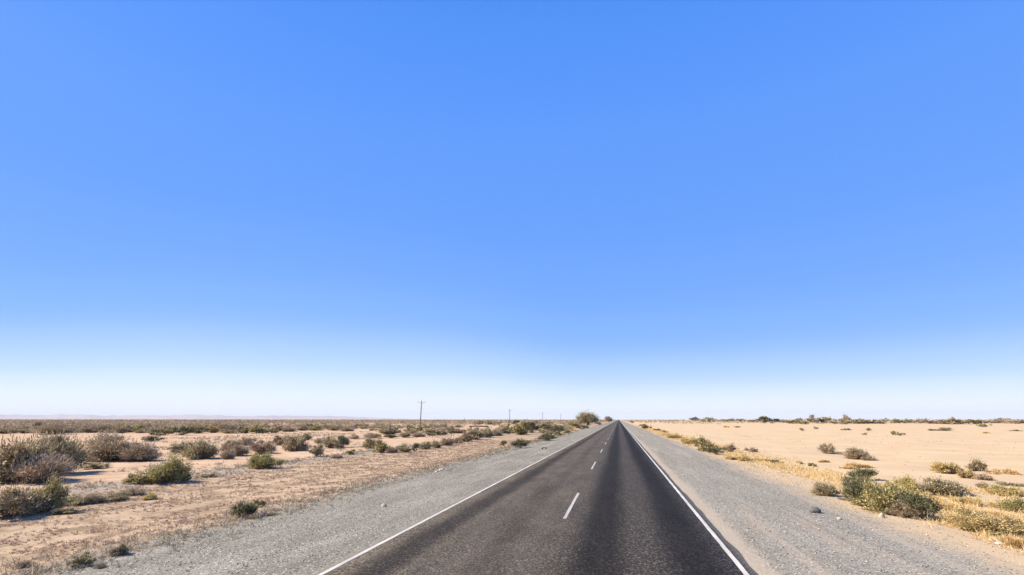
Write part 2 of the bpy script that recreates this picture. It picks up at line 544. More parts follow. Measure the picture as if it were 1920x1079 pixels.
def tubes(paths, radii, sides=3):
    V = []; F = []
    for P, R in zip(paths, radii):
        base = len(V)
        for i, (p, r) in enumerate(zip(P, R)):
            p = np.array(p)
            if i < len(P) - 1: t = np.array(P[i + 1]) - p
            t = t / (np.linalg.norm(t) + 1e-9)
            a = np.cross(t, [0.3, 0.9, 0.1]); a /= (np.linalg.norm(a) + 1e-9)
            b = np.cross(t, a)
            for q in range(sides):
                an = 2 * math.pi * q / sides
                V.append(p + r * (a * math.cos(an) + b * math.sin(an)))
        for i in range(len(P) - 1):
            for q in range(sides):
                q2 = (q + 1) % sides
                F.append((base + i * sides + q, base + i * sides + q2, base + (i + 1) * sides + q2, base + (i + 1) * sides + q))
    return V, F

def make_bush(seed, kind, lod):
    """unit bush: footprint about 1 x 1, height about 1. returns (foliage mesh, stem mesh)"""
    rng = np.random.default_rng(seed)
    n_leaf = {0: 9000, 1: 2800, 2: 620, 3: 150}[lod]
    leaf = {0: 0.034, 1: 0.056, 2: 0.105, 3: 0.20}[lod]
    nclump = {0: 52, 1: 32, 2: 15, 3: 7}[lod]
    if kind == 'tree':
        nclump = int(nclump * 1.8)
    cl = []
    lean = rng.normal(size=2) * 0.08
    lob = rng.uniform(0, 2 * math.pi, 3)
    for i in range(nclump):
        a = rng.uniform(0, 2 * math.pi)
        rr = math.sqrt(rng.uniform(0.02, 1)) * 0.44
        prof = 1.0 - (0.55 if kind == 'round' else 0.9) * (rr / 0.5) ** 2.2
        lobe = 0.90 + 0.0 * a if kind in ('round', 'tree') else 0.80 + 0.13 * math.sin(2 * a + lob[0]) + 0.09 * math.sin(3 * a + lob[1]) + rng.uniform(-0.22, 0.16)
        top = max(0.12, prof * lobe)
        if kind == 'tree':
            a0 = rr / 0.44
            z = 0.16 + 0.16 * a0 + rng.uniform(0, 1) * (0.84 * math.sqrt(max(0.05, 1 - 0.8 * a0 ** 2)) - 0.16 * a0)
        else:
            z = top * rng.uniform(0.30, 1.0) ** 0.6
        cl.append((rr * math.cos(a) * lobe * 1.15 + lean[0] * z, rr * math.sin(a) * lobe * 1.15 + lean[1] * z, z * 0.93))
    cl = np.array(cl)
    w = rng.uniform(0.4, 1.6, nclump); w /= w.sum()
    ids = rng.choice(nclump, n_leaf, p=w)
    rad = rng.uniform(0.032, 0.085, nclump)[ids][:, None]
    if kind == 'twig': rad = rad * 1.35
    off = rng.normal(size=(n_leaf, 3)) * rad * np.array([1, 1, 0.85])
    C = cl[ids] + off
    C[:, 2] = np.abs(C[:, 2] - 0.02) + 0.02
    out = C - np.array([0, 0, 0.05])
    D = out / (np.linalg.norm(out, axis=1, keepdims=True) + 1e-6) + rng.normal(size=(n_leaf, 3)) * (0.35 if kind == 'twig' else 0.75)
    if kind == 'twig':
        q = quads_from(C, D, leaf * 3.4, leaf * 0.38, rng)
    elif kind == 'round':
        q = quads_from(C, D, leaf * 2.0, leaf * 0.7, rng)
    else:
        q = quads_from(C, D, leaf * 1.7, leaf * 0.85, rng)
    parts = [q]
    # sprigs that break the outline
    ns = n_leaf // 7
    ids = rng.choice(nclump, ns)
    base = cl[ids] + rng.normal(size=(ns, 3)) * 0.07
    dd = base - np.array([0, 0, -0.1]); dd = dd / np.linalg.norm(dd, axis=1, keepdims=True)
    dd[:, 2] += 0.5
    base = base + dd * rng.uniform(0.04, 0.13 if lod < 2 else 0.06, ns)[:, None]
    base[:, 2] = np.abs(base[:, 2]) + 0.01
    parts.append(quads_from(base, dd + rng.normal(size=(ns, 3)) * 0.25, leaf * (3.0 if lod < 2 else 1.4), leaf * (0.45 if lod < 2 else 0.8), rng))
    V = np.concatenate(parts)
    F = np.arange(len(V)).reshape(-1, 4)
    fol = mesh_from("foliage", V, F)
    # stems
    nst = {0: 90, 1: 40, 2: 12, 3: 5}[lod]
    if kind == 'twig': nst = int(nst * 1.7)
    paths = []; radii = []
    r0 = {0: 0.010, 1: 0.012, 2: 0.018, 3: 0.03}[lod]
    if kind == 'tree': r0 *= 1.6
    trunks = [(rng.normal() * 0.035, rng.normal() * 0.035) for _ in range(5)]
    for i in range(nst):
        c = cl[i % nclump] + rng.normal(size=3) * 0.03
        if kind == 'tree':
            t = trunks[i % 3]
            p0 = np.array([t[0], t[1], -0.03])
            fork = np.array([t[0] * 2.5 + lean[0] * .3, t[1] * 2.5, 0.22 + 0.05 * (i % 3)])
            m = fork * 0.5 + c * 0.5 + rng.normal(size=3) * 0.03
            m[2] = min(m[2], c[2])
            paths.append([p0, fork, m, c]); radii.append([r0 * 1.8, r0 * 1.3, r0 * 0.7, r0 * 0.25])
        else:
            b = rng.normal(size=2) * 0.07
            p0 = np.array([b[0], b[1], -0.05])
            m = p0 * 0.45 + c * 0.55 + rng.normal(size=3) * 0.03
            m[2] = max(0.05, m[2] * 0.85)
            e = c + (c - m) * (0.35 if i % 3 else 0.8)
            paths.append([p0, m, c, e]); radii.append([r0, r0 * 0.7, r0 * 0.45, r0 * 0.15])
    SV, SF = tubes(paths, radii)
    st = mesh_from("stems", SV, SF)
    return fol, st

def make_grass(seed, lod):
    rng = np.random.default_rng(seed)
    n = {0: 2600, 1: 1000, 2: 280, 3: 80}[lod]
    w = {0: 0.012, 1: 0.02, 2: 0.045, 3: 0.10}[lod]
    nb = 14
    bases = rng.normal(size=(nb, 2)) * 0.19
    bi = rng.integers(0, nb, n)
    bx = bases[bi] + rng.normal(size=(n, 2)) * 0.035
    a = rng.uniform(0, 2 * math.pi, n)
    tilt = rng.uniform(0.05, 1.0, n)
    L = rng.uniform(0.35, 1.0, n) * (0.6 + 0.4 * rng.uniform(size=nb))[bi]
    dx = np.cos(a) * tilt * 0.45; dy = np.sin(a) * tilt * 0.45
    p0 = np.stack([bx[:, 0], bx[:, 1], np.full(n, -0.02)], 1)
    p1 = p0 + np.stack([dx * 0.35 * L, dy * 0.35 * L, L * 0.6], 1)
    p2 = p0 + np.stack([dx * L, dy * L, L * (1.0 - 0.45 * tilt)], 1)
    s = np.stack([-np.sin(a), np.cos(a), rng.normal(size=n) * 0.3], 1) * w * 0.5
    V = np.stack([p0 - s, p0 + s, p1 + s * 0.8, p1 - s * 0.8, p2], 1).reshape(-1, 3)
    b = np.arange(n)[:, None] * 5
    f4 = b + np.array([[0, 1, 2, 3]])
    f3 = b + np.array([[3, 2, 4]])
    return mesh_from("blades", V, f4, f3)

LIB = {}
SHAPE = {'g': 'leafy', 'd': 'round', 'm': 'leafy', 'b': 'twig', 'y': 'leafy'}
def lib(kind, lod, var):
    key = (kind, lod, var)
    if key not in LIB:
        seed = abs(hash((ord(kind[0]), lod, var, len(kind)))) % 99991
        if kind == 's':
            me = make_grass(seed, lod); me.materials.append(M['s']); LIB[key] = (me, None)
        else:
            shape = 'tree' if kind == 'tree' else SHAPE[kind]
            f, s = make_bush(seed, shape, lod)
            f.materials.append(M['m' if kind == 'tree' else kind])
            s.materials.append(M_PALE_STEM if kind == 'b' else M_STEM)
            LIB[key] = (f, s)
    return LIB[key]

NAME = {'g': 'green_bush', 'd': 'dark_green_bush', 'm': 'grey_green_bush', 'b': 'dry_bush', 'y': 'yellow_bush', 's': 'grass_tussock'}
CAT = {'g': 'bush', 'd': 'bush', 'm': 'bush', 'b': 'bush', 'y': 'bush', 's': 'grass tussock', 'tree': 'tree'}
prng = random.Random(77)
PLACED = []

def plant(kind, px, py, w, h, label, group=None, lod=None, name=None, loc=None):
    if loc is None: x, y, z = ground_at(px, py)
    else: x, y, z = loc
    if loc is None:
        sc = px_scale(x, y)
        # the row gives the front foot of the plant: step back by part of its depth
        W, HH = w * sc, h * sc
        L = math.hypot(x - CX, y)
        x += (x - CX) / L * W * 0.30; y += y / L * W * 0.30
        z = height(x, y)
        pxw = w
    else:
        W, HH = w, h
        pxw = w / px_scale(x, y)
    if lod is None:
        lod = 0 if pxw > 48 else 1 if pxw > 22 else 2 if pxw > 9 else 3
    f, s = lib(kind, lod, prng.randrange(4 if lod < 3 else 6))
    rz = prng.uniform(0, 2 * math.pi)
    nm = name or NAME[kind]
    PLACED.append((x, y, W))
    if lod >= 3 or s is None:
        o = bpy.data.objects.new(nm, f)
        o.location = (x, y, z - 0.02); o.rotation_euler = (0, 0, rz); o.scale = (W, W, HH)
        COL.objects.link(o)
        return tag(o, label, CAT[kind], group)
    root = empty(nm, (x, y, z - 0.02), rz)
    for part, me in (('crown' if kind == 'tree' else 'foliage', f), ('trunk' if kind == 'tree' else 'stems', s)):
        c = bpy.data.objects.new(part, me)
        c.parent = root; c.scale = (W, W, HH)
        COL.objects.link(c)
    return tag(root, label, CAT[kind], group)

# ------------------------------------------------------------------ hand placed plants: kind, foot x, foot y, width, height (photo pixels), label
LEFT = [
 ('m', 28, 905, 128, 96, "wide grey-olive bush at the far left edge beside the tall dusty green one"),
 ('m', 98, 892, 112, 88, "tall dusty green bush of the big thicket on the left, casting a dark shadow"),
 ('b', 66, 908, 100, 56, "low brownish twiggy bush in front of the big thicket on the left"),
 ('m', 22, 974, 105, 64, "pale yellowish-grey bush cut by the left edge of the photo"),
 ('g', 84, 962, 58, 78, "upright green bush right of the pale one at the lower left edge"),
 ('g', 312, 908, 72, 62, "rounded olive bush with dark base beyond the red-brown verge"),
 ('g', 262, 909, 48, 24, "low yellowish-olive bush touching the left of the rounded olive bush"),
 ('d', 345, 904, 22, 16, "tiny dark bush at the right foot of the rounded olive bush"),
 ('b', 205, 866, 110, 52, "broad grey half-dead bush with bare stems, right of the big thicket"),
 ('b', 264, 866, 60, 34, "grey twiggy bush behind the thin pale marker post"),
 ('m', 182, 880, 46, 14, "low grey ground shrub in the shade of the broad half-dead bush"),
 ('m', 375, 862, 76, 40, "dense grey-green bush with dark shadow on its right, in open sand"),
 ('m', 340, 850, 38, 22, "smaller pale lobe bush behind the dense grey-green bush"),
 ('b', 440, 856, 46, 34, "thin brown-grey bush left of the compact olive bush"),
 ('b', 425, 862, 26, 22, "small grey twig bush in the open sand between two green bushes"),
 ('g', 494, 880, 60, 38, "compact olive bush with yellow left side above the grey track strip"),
 ('b', 492, 852, 48, 34, "brown-grey bush standing directly behind the compact olive bush"),
 ('m', 552, 847, 54, 37, "grey-olive bush with dark base right of centre of the left thickets"),
 ('m', 593, 857, 26, 28, "narrow grey-green bush leaning over its own small shadow"),
 ('m', 620, 841, 34, 24, "low grey bush with yellow sprigs beside the one with black shade"),
 ('d', 641, 840, 26, 24, "dark shaded bush on the sand left of the small olive one"),
 ('g', 658, 853, 18, 14, "little olive bush alone on sand above the grey strip"),
 ('b', 631, 860, 26, 9, "flat brown bush lying at the edge of the grey strip"),
 ('g', 713, 850, 34, 25, "bright olive bush at the left end of the hedge-like row"),
 ('m', 694, 842, 28, 24, "grey-olive bush directly left of the bright olive one"),
 ('b', 735, 850, 24, 15, "grey dead bush directly right of the bright olive one"),
 ('m', 758, 849, 28, 18, "third bush of the hedge-like row, grey-green"),
 ('d', 779, 848, 16, 17, "small dark bush in the middle of the hedge-like row"),
 ('m', 798, 843, 28, 16, "pale grey-green bush just right of the small dark one in the row"),
 ('m', 819, 841, 24, 16, "brownish bush in the row below the nearest power pole"),
 ('b', 840, 836, 26, 17, "dry bush in the row, right of the nearest power pole"),
 ('b', 857, 832, 22, 15, "low dry bush in the row where it bends to the road"),
 ('m', 874, 829, 28, 20, "grey-green bush of the row below the long dark beam"),
 ('m', 893, 825, 36, 26, "larger grey bush in front of the long dark beam"),
 ('m', 912, 821, 30, 21, "grey-green bush right below the right end of the long dark beam"),
 ('b', 929, 818, 24, 15, "brown bush with a dark right side near the end of the row"),
 ('m', 948, 813, 34, 20, "grey-green bush just left of the tallest bush of the row"),
 ('g', 975, 816, 36, 26, "tallest olive bush of the row, left half of the dark-based pair"),
 ('d', 997, 812, 28, 22, "dark right half of the tall dark-based pair of bushes"),
 ('m', 1015, 810, 18, 12, "small bush to the right of the dark-based pair"),
 ('m', 1050, 804, 38, 9, "long low bush on the plain left of the round roadside tree"),
 ('g', 1076, 800, 30, 10, "low olive bush close to the foot of the round roadside tree"),
 ('d', 945, 837, 15, 11, "small dark green bush on sand, left of the two beside the gravel"),
 ('d', 974, 841, 27, 19, "round dark green bush standing right beside the left gravel"),
 ('g', 989, 832, 15, 9, "small olive bush behind the round dark green one"),
 ('d', 1023, 827, 30, 14, "wide dark green bush hugging the left gravel edge"),
 ('g', 1039, 823, 12, 8, "tiny olive bush touching the wide dark green one"),
 ('d', 1046, 818, 14, 8, "small dark bush next along the gravel after the wide one"),
 ('g', 1062, 813, 22, 8, "low olive bush in the strip along the far left gravel"),
 ('s', 1078, 809, 20, 7, "yellowish tussock between low bushes at the far left gravel"),
 ('d', 1091, 805, 24, 8, "dark low bush at the road edge in front of the round tree"),
 ('d', 1122, 797, 14, 5, "tiny dark bush at the road edge right of the round tree"),
 ('d', 450, 973, 44, 33, "near round dark green bush with yellow rim on the red-brown verge"),
 ('g', 484, 952, 24, 17, "small olive bush just behind the near round dark green one"),
 ('b', 474, 974, 26, 15, "small grey dead shrub at the right foot of the near dark green bush"),
 ('b', 506, 968, 26, 9, "flat grey twig shrub right of the near dark green bush"),
 ('m', 222, 1044, 34, 27, "small grey-green shrub close to the gravel in the lower left"),
 ('m', 156, 1064, 40, 30, "grey-green shrub nearest the camera in the lower left"),
 ('b', 190, 1066, 24, 12, "low grey shrub right of the nearest grey-green shrub"),
 ('b', 40, 1066, 26, 16, "small purple-grey dead shrub in the lower left corner"),
 ('y', 280, 938, 26, 16, "orange-yellow dry shrub at the upper edge of the red-brown verge"),
 ('m', 130, 948, 60, 16, "low grey weed clump in the strip right of the upright green bush"),
 ('b', 172, 945, 50, 18, "low twiggy weed clump in the middle of the grey strip"),
 ('m', 214, 940, 54, 16, "grey-green weed clump of the strip with black shade beneath"),
 ('b', 250, 930, 46, 16, "twiggy weed clump of the strip below the low olive bush"),
 ('m', 118, 965, 44, 14, "pale low weed mound on the near side of the grey strip"),
 ('m', 392, 896, 40, 8, "low weed mat on the grey strip right of the rounded olive bush"),
 ('m', 10, 814, 42, 13, "dark scrub clump at the left edge in the far row"),
 ('m', 45, 813, 28, 11, "small scrub clump second from the left edge in the far row"),
 ('b', 104, 815, 66, 22, "big brown-grey mound bush in the far row"),
 ('d', 132, 812, 30, 16, "dark bush against the right side of the brown-grey mound"),
 ('d', 156, 811, 32, 8, "flat dark bush trailing right from the brown-grey mound"),
 ('b', 100, 829, 30, 9, "low brown bush on the open sand in front of the brown-grey mound"),
 ('m', 208, 829, 40, 13, "pale bush top showing behind the broad half-dead bush"),
 ('m', 283, 828, 34, 13, "small grey-green bush behind the pale marker post"),
 ('b', 240, 845, 40, 18, "grey bush between the half-dead bush and the marker post"),
 ('m', 436, 838, 34, 15, "pale brown bush at the second pale marker post"),
 ('b', 466, 836, 32, 17, "brown-grey bush just right of the second pale marker post"),
 ('m', 520, 836, 36, 22, "grey-green bush between the compact olive bush and the grey-olive one"),
 ('m', 570, 826, 32, 15, "low bush behind the grey-olive bush with dark base"),
 ('b', 604, 832, 32, 15, "pale brown bush above the narrow leaning bush"),
 ('m', 665, 824, 20, 14, "small upright bush alone above the dark shaded bush"),
 ('b', 700, 822, 34, 12, "low brown scrub left in the second row below the power pole"),
 ('d', 733, 822, 26, 8, "small dark-based bush in the second row below the power pole"),
 ('m', 758, 821, 28, 13, "grey bush in the second row directly below the power pole"),
 ('b', 784, 820, 26, 11, "brown bush in the second row right below the power pole"),
 ('m', 812, 817, 36, 17, "largest grey-green bush of the second row right of the power pole"),
 ('d', 846, 815, 16, 8, "small dark bush beneath the thin dark sapling"),
 ('g', 782, 809, 28, 11, "olive bush around the foot of the nearest power pole"),
 ('d', 674, 803, 24, 9, "dark brown bush left of the nearest power pole in open sand"),
 ('g', 700, 808, 18, 6, "tiny olive bush in front of the dark brown one near the pole"),
]
ROW = [(212, 811, 36, 15), (243, 811, 36, 16), (272, 812, 36, 15), (305, 817, 44, 20), (338, 817, 42, 20), (372, 813, 40, 20),
       (400, 812, 36, 18), (428, 813, 36, 22), (458, 813, 34, 17), (486, 813, 36, 18), (512, 812, 34, 15), (540, 810, 34, 15),
       (566, 808, 32, 12), (592, 808, 30, 11), (628, 808, 34, 11), (652, 809, 26, 9)]
RIGHT = [
 ('m', 1550, 931, 50, 29, "single grey-green bush between gravel and sand with a dark right side"),
 ('b', 1588, 939, 30, 8, "flat dark brown brush trailing right from the single grey-green bush"),
 ('d', 1620, 951, 58, 56, "dark green front left lobe of the big roadside thicket"),
 ('d', 1622, 902, 44, 26, "small dark bush sticking up at the top left of the big roadside thicket"),
 ('d', 1606, 925, 40, 36, "grey-dark bush between the top tip and the front lobe of the thicket"),
 ('g', 1668, 966, 92, 68, "olive-brown middle bush of the big roadside thicket"),
 ('b', 1700, 972, 50, 32, "reddish-brown twiggy bush low in the big roadside thicket"),
 ('d', 1722, 974, 74, 50, "dark green right lobe of the big roadside thicket"),
 ('y', 1704, 928, 54, 36, "yellow-green bush behind the big roadside thicket"),
 ('m', 1768, 932, 84, 36, "long grey-olive bush behind the yellow grass"),
 ('y', 1838, 1000, 100, 44, "olive-yellow spreading bush at the right end of the verge"),
 ('g', 1868, 1002, 46, 30, "darker olive bush in the right half of the spreading yellow one"),
 ('y', 1904, 1008, 60, 46, "yellow-green bush cut by the lower right edge"),
 ('g', 1906, 962, 56, 34, "olive bush cut by the right edge of the photo"),
 ('y', 1772, 889, 44, 25, "brownish-yellow bush on the open sand, upper left of the yellow group"),
 ('y', 1795, 888, 30, 22, "pale yellow bush right beside the brownish-yellow one"),
 ('m', 1832, 884, 34, 24, "airy grey-green bush on the sand among yellow shrubs"),
 ('b', 1846, 901, 30, 14, "small purple-grey dead bush among the yellow shrubs"),
 ('b', 1896, 912, 42, 9, "flat dark purple-grey dead bush near the right edge"),
 ('m', 1842, 916, 26, 13, "small grey bush below the purple-grey dead bush"),
 ('y', 1878, 930, 62, 22, "low yellow-green shrub above the olive bush at the right edge"),
 ('y', 1816, 898, 30, 20, "pale yellow-green shrub left of the purple-grey dead bush"),
 ('s', 1885, 890, 44, 16, "yellow tussock above the flat dark purple-grey bush"),
 ('b', 1549, 851, 26, 23, "leaning grey bare bush alone on the pale sand"),
 ('b', 1567, 852, 24, 6, "low brown mat to the right of the leaning grey bush"),
 ('b', 1612, 862, 46, 23, "dome-shaped grey-brown bush on the pale sand"),
 ('b', 1628, 864, 26, 12, "lower brown right end beside the dome-shaped bush"),
 ('s', 1610, 878, 64, 13, "bright yellow grass in front of the dome-shaped bush"),
 ('s', 1588, 880, 30, 10, "small yellow tussock left of the bright yellow grass"),
 ('g', 1522, 875, 17, 10, "small dark olive bush among yellow grass on the sand"),
 ('s', 1500, 870, 20, 11, "yellow tussock left of the small dark olive bush"),
 ('s', 1545, 868, 24, 9, "yellow tussock right of the small dark olive bush"),
 ('g', 1324, 848, 36, 28, "tall green bush at the gravel edge in the middle of the right verge"),
 ('d', 1345, 853, 28, 17, "dark low bush at the right foot of the tall green verge bush"),
 ('m', 1366, 848, 28, 17, "olive bush right of the tall green verge bush, before the grass"),
 ('b', 1413, 848, 18, 11, "small bare grey bush on sand behind the verge grass"),
 ('b', 1400, 846, 10, 7, "tiny bare grey bush on sand beside the small bare grey one"),
 ('s', 1378, 863, 36, 15, "straw-yellow tussock nearest the tall green verge bush"),
 ('y', 1400, 866, 34, 14, "yellow-olive tussocky shrub in the middle of the verge grass"),
 ('s', 1420, 866, 30, 12, "straw tussock before the dark green end of the verge grass"),
 ('g', 1438, 868, 20, 10, "dark green low shrub in the verge grass"),
 ('g', 1455, 869, 26, 8, "olive low shrub at the right end of the verge grass"),
 ('y', 1298, 834, 36, 17, "yellow-olive bush just left of the tall green verge bush"),
 ('s', 1280, 829, 32, 12, "straw-coloured tussock on the verge left of the yellow-olive bush"),
 ('y', 1264, 823, 30, 11, "olive-straw shrub on the far right verge"),
 ('s', 1250, 817, 24, 8, "straw tussock further along the right verge"),
 ('y', 1244, 812, 20, 6, "small yellow shrub next to a dark one on the far verge"),
 ('d', 1232, 809, 13, 6, "small dark bush alone on the far right verge"),
 ('g', 1213, 805, 19, 13, "tall green bush farthest but one along the right verge"),
 ('g', 1204, 800, 13, 6, "olive bush to the left of the farthest tall verge bush"),
 ('d', 1187, 794, 7, 4, "tiny dark bush near the vanishing point on the right"),
 ('d', 1182, 792, 5, 3, "tiniest dark bush nearest the vanishing point on the right"),
 ('s', 1790, 962, 54, 26, "yellow grass clump right of the dark green thicket lobe"),
 ('s', 1760, 952, 48, 26, "bright yellow grass clump touching the thicket"),
 ('s', 1818, 948, 52, 22, "yellow grass clump below the long grey-olive bush"),
 ('s', 1740, 938, 40, 22, "yellow grass clump between the thicket and the long grey-olive bush"),
 ('s', 1850, 968, 46, 20, "yellow grass clump behind the olive-yellow spreading bush"),
 ('s', 1775, 982, 44, 20, "yellow grass clump at the left foot of the olive-yellow spreading bush"),
 ('s', 1880, 975, 46, 22, "yellow grass clump left of the bush cut by the right edge"),
 ('s', 1912, 1030, 60, 34, "yellow grass clump in the lower right corner"),
 ('b', 1503, 808, 9, 7, "tiny dark shrub on pale sand below the dark horizon bush"),
 ('b', 1530, 805, 10, 5, "tiny pale shrub on the sand, right of the tiny dark one"),
 ('m', 1583, 807, 14, 5, "tiny flat shrub on sand below the tallest horizon bush"),
 ('m', 1591, 807, 9, 5, "tiny flat shrub beside another below the tallest dry horizon bush"),
 ('b', 1629, 808, 10, 6, "upper of two tiny dark shrubs on the sand"),
 ('b', 1623, 816, 8, 6, "lower of two tiny dark shrubs on the sand"),
 ('m', 1674, 816, 10, 11, "left one of three small shrubs in a row on the sand"),
 ('m', 1683, 817, 9, 10, "middle one of three small shrubs in a row on the sand"),
 ('m', 1692, 817, 9, 8, "right one of three small shrubs in a row on the sand"),
 ('b', 1748, 808, 18, 5, "left end of a flat brown brush line on the sand"),
 ('b', 1768, 808, 24, 7, "right end of a flat brown brush line on the sand"),
 ('m', 1848, 801, 20, 8, "low round bush on the sand under the horizon trees"),
 ('s', 1851, 813, 16, 5, "small yellowish shrub on sand right of the flat brush line"),
 ('b', 1905, 809, 20, 4, "flat brown shrub on the sand close to the right edge"),
 ('s', 1363, 802, 16, 6, "tiny straw shrub alone on the far sand"),
 ('b', 1381, 802, 14, 3, "flat brown twig heap beside the tiny straw shrub"),
]
for i, r in enumerate(LEFT): plant(*r, group="bushes on the left plain")
for i, (px, py, w, h) in enumerate(ROW):
    kd = 'gmgmdmgbmgmbmgmb'[i]
    plant(kd, px, py, w, h, "bush of the dense dark far left row, %s" % (
        ["at its left end", "second from its left end", "third from its left end", "fourth from its left end, lower edge",
         "fifth from its left end, lower edge", "sixth from its left end", "seventh from its left end", "eighth from its left end, the tallest",
         "left of its middle gap", "right of its middle gap", "above the compact olive bush", "above the grey-olive bush",
         "where it thins out", "second after it thins out", "left of the last one", "last at its right end"][i]), "bushes in the dense far left row")
for r in RIGHT: plant(*r, group="grass tussocks on the right verge" if r[0] == 's' else "bushes on the right side")

# horizon trees and bushes on the right: foot x, foot y, width, height
HZ = [(1302, 789, 15, 6, 'd', "small dark bush on the right horizon closest to the road"),
      (1327, 791, 24, 10, 'm', "rounded grey bush on the right horizon beside the small dark one"),
      (1350, 790, 18, 5, 'm', "flat bush on the right horizon"), (1372, 790, 18, 6, 'm', None), (1392, 790, 20, 6, 'm', None),
      (1412, 791, 20, 5, 'b', None), (1433, 793, 20, 12, 'd', "dark green bush on the right horizon with an upright tip"),
      (1448, 793, 22, 9, 'd', "dark bush joined to the one with an upright tip on the right horizon"), (1470, 792, 18, 6, 'b', None),
      (1491, 794, 30, 12, 'm', "grey mound bush left of the paired horizon bushes"), (1509, 795, 18, 7, 'g', None),
      (1530, 793, 28, 13, 'm', "left bush of the pair left of the tallest dry horizon bush"),
      (1548, 793, 24, 13, 'm', "right bush of the pair left of the tallest dry horizon bush"), (1568, 794, 22, 8, 'b', None),
      (1604, 794, 26, 9, 'g', None), (1624, 794, 30, 11, 'm', "brown-olive bush right of the tallest dry horizon bush"),
      (1645, 794, 26, 9, 'm', None), (1660, 790, 14, 6, 'm', None), (1678, 793, 24, 7, 'g', None), (1700, 793, 26, 9, 'm', None),
      (1722, 793, 20, 7, 'b', None), (1742, 794, 24, 8, 'm', None), (1765, 794, 24, 8, 'b', None),
      (1781, 795, 28, 14, 'm', "taller brown bush near the right end of the horizon row"), (1798, 795, 22, 10, 'b', None),
      (1825, 795, 26, 11, 'g', "rounded bush after the gap near the right end of the horizon row"), (1846, 793, 20, 6, 'b', None),
      (1862, 793, 24, 8, 'm', None), (1885, 793, 30, 10, 'm', "last broad bush of the horizon row before the right edge"),
      (1908, 794, 26, 8, 'b', None), (1930, 794, 28, 9, 'm', None), (1585, 795, 20, 8, 'b', None)]
FILL = {1350: 'just right of the rounded grey one', 1372: 'second right of the rounded grey one', 1392: 'one place further left of the upright tip', 1412: 'directly left of the upright dark tip', 1470: 'directly right of the upright dark tip pair', 1509: 'directly right of the grey mound', 1568: 'between the leafy pair and the tallest dry bush', 1604: 'directly right of the tallest dry bush', 1645: 'directly right of the broad brown-olive one', 1660: 'above the three small bushes in a row, left', 1678: 'straight above the three small bushes in a row', 1700: 'above the three small bushes in a row, right', 1722: 'above the left end of the flat brush line', 1742: 'above the middle of the flat brush line', 1765: 'directly left of the taller brown one', 1798: 'directly right of the taller brown one', 1846: 'directly right of the rounded one after the gap', 1862: 'directly left of the last broad one', 1908: 'cut by the right edge of the photo', 1585: 'at the foot of the tallest dry bush'}
for px, py, w, h, kd, lb in HZ:
    h = h * 0.88
    if px > 1922: continue
    lb = lb or "low bush of the right horizon row, " + FILL[px]
    plant(kd, px, py + 1.0, w * 1.35, h * 1.45, lb or "low grey-brown bush filling the row of bushes along the right horizon",
          "bushes along the right horizon", lod=2)
plant('m', 1588, 794, 18, 17, "tallest dry bush standing above the bushes of the right horizon", "bushes along the right horizon", lod=1)
plant('tree', 1101, 798.5, 40, 26, "round spreading grey-green tree at the left road edge before the vanishing point", "small trees", lod=0, name='desert_tree')
plant('tree', 1142, 792, 15, 11, "small round tree just left of the vanishing point of the road", "small trees", lod=1, name='desert_tree')
plant('b', 848, 812, 7, 18, "thin dark sapling between the power pole and the long dark beam", "small trees", lod=2, name='sapling')

# ------------------------------------------------------------------ scattered shrubs between the placed ones and the horizon
cand = []
srng = random.Random(5)
def clump_density(x, y):
    return mnoise.noise(Vector((x * 0.018, y * 0.018, 11.0))) + 0.5 * mnoise.noise(Vector((x * 0.06, y * 0.06, 4.0)))
tries = 0
while tries < 160000:
    tries += 1
    Y = math.exp(srng.uniform(math.log(95), math.log(3200)))
    ratio = srng.uniform(-1.75, 1.15)      # x / y spread of the view and a little beyond
    X = CX + ratio * Y
    if abs(X) < 12: continue
    # equal density on the ground: weight by distance
    if X < 0:
        # open sand windows
        dens = 0.55 if Y < 140 else 0.9 if Y < 300 else 1.0
        if X > -60 and Y < 300: dens *= 0.45
        if ratio > -0.55 and Y < 260: dens *= 0.5
        if clump_density(X, Y) < (-0.12 if X < -95 else 0.08) - 0.75 * (Y > 300): continue
    else:
        dens = 0.30 if Y > 340 else 0.0
        if Y < 420 and clump_density(X, Y) < 0.2: continue
    if srng.random() > dens: continue
    if any((X - a) ** 2 + (Y - b) ** 2 < (0.5 * c + 1.2) ** 2 for a, b, c in PLACED if c > 1 and abs(a - X) < 8): continue
    size = srng.uniform(1.4, 3.6) * (1 if Y < 300 else 1.5)
    hgt = size * srng.uniform(0.38, 0.62)
    if X > 0: hgt *= 0.9
    hgt = min(hgt, 3.3) if Y < 350 else size * srng.uniform(0.45, 0.75)
    cand.append((size / math.hypot(X, Y), X, Y, size, hgt))
    if len(cand) > 20000: break
cand.sort(reverse=True)
inview = []
rest = []
for c in cand:
    r_ = (c[1] - CX) / c[2]
    if len(inview) < 150 and -1.38 < r_ < 0.70 and c[1] < 0: inview.append(c)
    else: rest.append(c)
MARKS = [(70, "above the big left thicket"), (170, "above the brown-grey mound bush"), (260, "above the broad half-dead bush"),
         (340, "above the pale marker post"), (420, "above the dense grey-green bush"), (500, "above the compact olive bush"),
         (570, "above the grey-olive bush"), (640, "above the leaning bush"), (700, "above the bright olive bush"),
         (770, "just left of the nearest power pole"), (830, "just right of the nearest power pole"), (900, "above the long dark beam"),
         (970, "below the second power pole"), (1040, "below the third power pole"), (1200, "left of the round roadside tree")]
SCAT = []
def photo_px(x, y):
    f = -(x - CX) * math.sin(YAW) + y * math.cos(YAW)
    r = (x - CX) * math.cos(YAW) + y * math.sin(YAW)
    return 960 + 960 * r / (f * math.cos(PITCH) - H * math.sin(PITCH))
